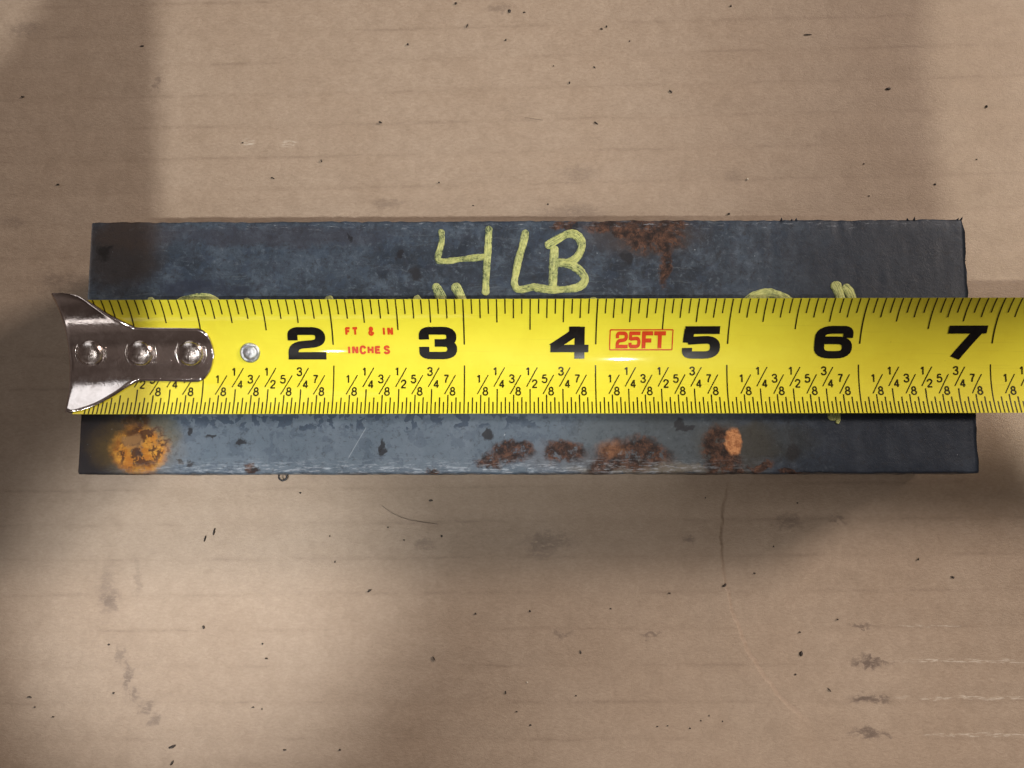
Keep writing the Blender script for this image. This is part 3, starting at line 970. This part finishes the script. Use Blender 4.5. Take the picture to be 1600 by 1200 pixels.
BIGGEST = {
 (334,831): 'longer upright dark sliver of a pair lying below the bar',
 (320,842): 'shorter dark sliver of a pair lying below the bar',
 (1252,1021): 'dark chunky fleck at lower right, left of the dark smudges',
 (1388,139): 'dark oval fleck on cardboard at upper right',
 (318,980): 'dark bean-shaped fleck on cardboard at lower left',
 (269,1167): 'brown curved shaving at the bottom edge, lower left',
 (269,1192): 'dark pointed fleck cut by the bottom edge of the picture',
 (577,923): 'small dark slanted sliver below the middle of the bar',
 (222,72): 'small dark fleck in the shaded upper left',
 (1262,54): 'thin dark horizontal sliver near the top right',
 (1132,915): 'brown curled fleck lying on the arched crease',
 (46,1089): 'dark flat fleck at the lower left edge',
 (1296,1078): 'thin slanted sliver left of the middle dark smudge',
 (1542,166): 'dark fleck on the bright strip at the right edge',
}
FL = [(222,72,8,4,0),(712,5,6,5,0),(796,17,6,9,0),(730,40,3,9,-20),(790,62,5,4,0),(637,69,4,5,0),(594,191,8,4,-25),(379,223,5,3,0),(502,251,3,7,15),(426,278,9,3,-20),(686,285,4,3,0),
 (35,151,7,3,0),(90,288,7,3,0),(739,321,4,2.5,0),(819,19,6,3,0),(940,45,5,4,0),(948,41,3,6,0),(1262,54,17,2.2,0),(984,64,3,3,0),(865,103,3,2.5,0),(890,129,3,5,0),(929,105,6,3,-45),
 (1048,143,9,4,-45),(931,192,10,4,-40),(1388,139,11,6,0),(1542,166,4,6,0),(1461,288,6,4,0),(1139,334,6,4,0),(1358,306,4,3,0),(1350,256,3,3,0),(1142,9,4,4,0),(856,319,5,4,0),(1526,249,4,2.5,0),
 (334,831,3.6,15,-8),(320,842,3.4,12,-12),(469,770,4,3.5,0),(673,782,8,4,0),(515,838,3,3,0),(690,838,4,5,0),(606,824,4,3,0),(631,844,4,2.5,0),(577,923,9,4,40),(318,980,5,8,20),(170,1007,4,4,0),
 (177,1083,5,5,0),(46,1089,10,4,-10),(269,1167,16,5,20),(269,1192,5,11,-30),(416,1029,6,3,0),(410,1006,4,4,0),(678,1029,2.2,11,30),(395,1105,6,2.5,0),(409,1108,3,4,0),(445,1172,7,3,0),(531,1172,4,4,0),
 (743,959,4,4,0),(523,878,3,4,0),(790,1082,3,6,0),(1102,778,3,3,0),(1246,786,3.5,3,0),(1209,854,3,3,0),(1179,896,5,3,0),(1132,915,10,5,30),(1435,874,3.5,5,0),(1489,902,7,4,-30),
 (1046,927,6,2.5,0),(1252,1021,7,10,-20),(1243,1054,4,4,0),(1296,1078,2.4,11,45),(907,1019,4,8,15),(1309,968,5,2.5,0),(829,1133,5,4,0),(807,1112,4,2.5,0),(1027,1135,5,2.5,0),(1043,1134,4,2.5,0),
 (1078,1138,5,3,0),(1095,1126,3,3,0),(1108,1118,2.4,4,0),(1129,1127,3,3,0),(900,1087,4,3,0),(828,955,4,4,0),(954,951,5,3,-20),(1250,988,4,3,0),(83,1120,5,3,0),(54,1105,4,3,0)]
for i, (px, py, lx, ly, a) in enumerate(FL):
    o = chip('fleck', px, py, lx, ly, a, M_FLECK, i)
    if py < 345: row = 'above the bar, ' + ('near the top edge' if py < 110 else 'midway up' if py < 240 else 'close to the bar')
    else: row = 'below the bar, ' + ('near the bottom edge' if py > 1060 else 'midway down' if py > 900 else 'close to the bar')
    k = min(range(1, 8), key=lambda n: abs(px - (107 + 206 * n - 30)))
    colm = 'the hook' if px < 330 else 'the ' + ('', '', 'two', 'three', 'four', 'five', 'six', 'seven')[max(2, k)]
    tag(o, BIGGEST.get((px, py), 'tiny dark speck %s, in line with %s' % (row, colm)), 'debris', 'dark flecks scattered on the cardboard')
for i, (px, py, lx, ly, a, lab) in enumerate(((1168,280,4,4,0,'tiny pale crumb on cardboard above the bar'),(824,1066,4,3,0,'tiny pale crumb on cardboard below the bar'))):
    tag(chip('crumb', px, py, lx, ly, a, M_PALE, 900 + i), lab, 'debris')

def tube(name, pts, r, mat, closed=False):
    n = 6; vs = []; fs = []
    m = len(pts)
    for i, p in enumerate(pts):
        a = Vector(pts[i - 1] if (closed or i) else pts[0]); b = Vector(pts[(i + 1) % m] if (closed or i < m - 1) else pts[-1])
        t = (b - a).normalized(); s = t.cross(Vector((0, 0, 1)))
        s = s.normalized() if s.length > 1e-4 else Vector((1, 0, 0)); v = s.cross(t)
        for k in range(n):
            an = 2 * math.pi * k / n
            vs.append(Vector(p) + s * r * math.cos(an) + v * r * math.sin(an))
    for i in range(m if closed else m - 1):
        for k in range(n):
            q = (k + 1) % n; j = (i + 1) % m
            fs.append((i * n + k, i * n + q, j * n + q, j * n + k))
    return mesh_obj(name, vs, fs, mat, None, pts[0])

pts = []
for px, py, z in ((448,741,.015),(447,748,.02),(441,751,.03),(436,747,.05),(437,741,.07),(443,738,.09),(447,742,.08)):
    p = at(px, py, z); pts.append((p.x, p.y, z))
tag(tube('metal_curl', catmull(pts, 5), .008, M_WIRE), 'tiny curled metal shaving beside the near edge of the bar', 'shaving')
pts = [(*at(px, py, 0).to_2d(), .004) for px, py in ((597,790),(612,801),(632,810),(655,815),(684,819))]
tag(tube('fibre', catmull(pts, 5), .0013, M_FLECK), 'thin dark curved fibre below the middle of the bar', 'fibre')
pts = [(*at(px, py, 0).to_2d(), .004) for px, py in ((820,184),(834,186),(848,188))]
tag(tube('fibre', catmull(pts, 5), .0013, M_FLECK), 'thin short fibre on cardboard above the bar', 'fibre')
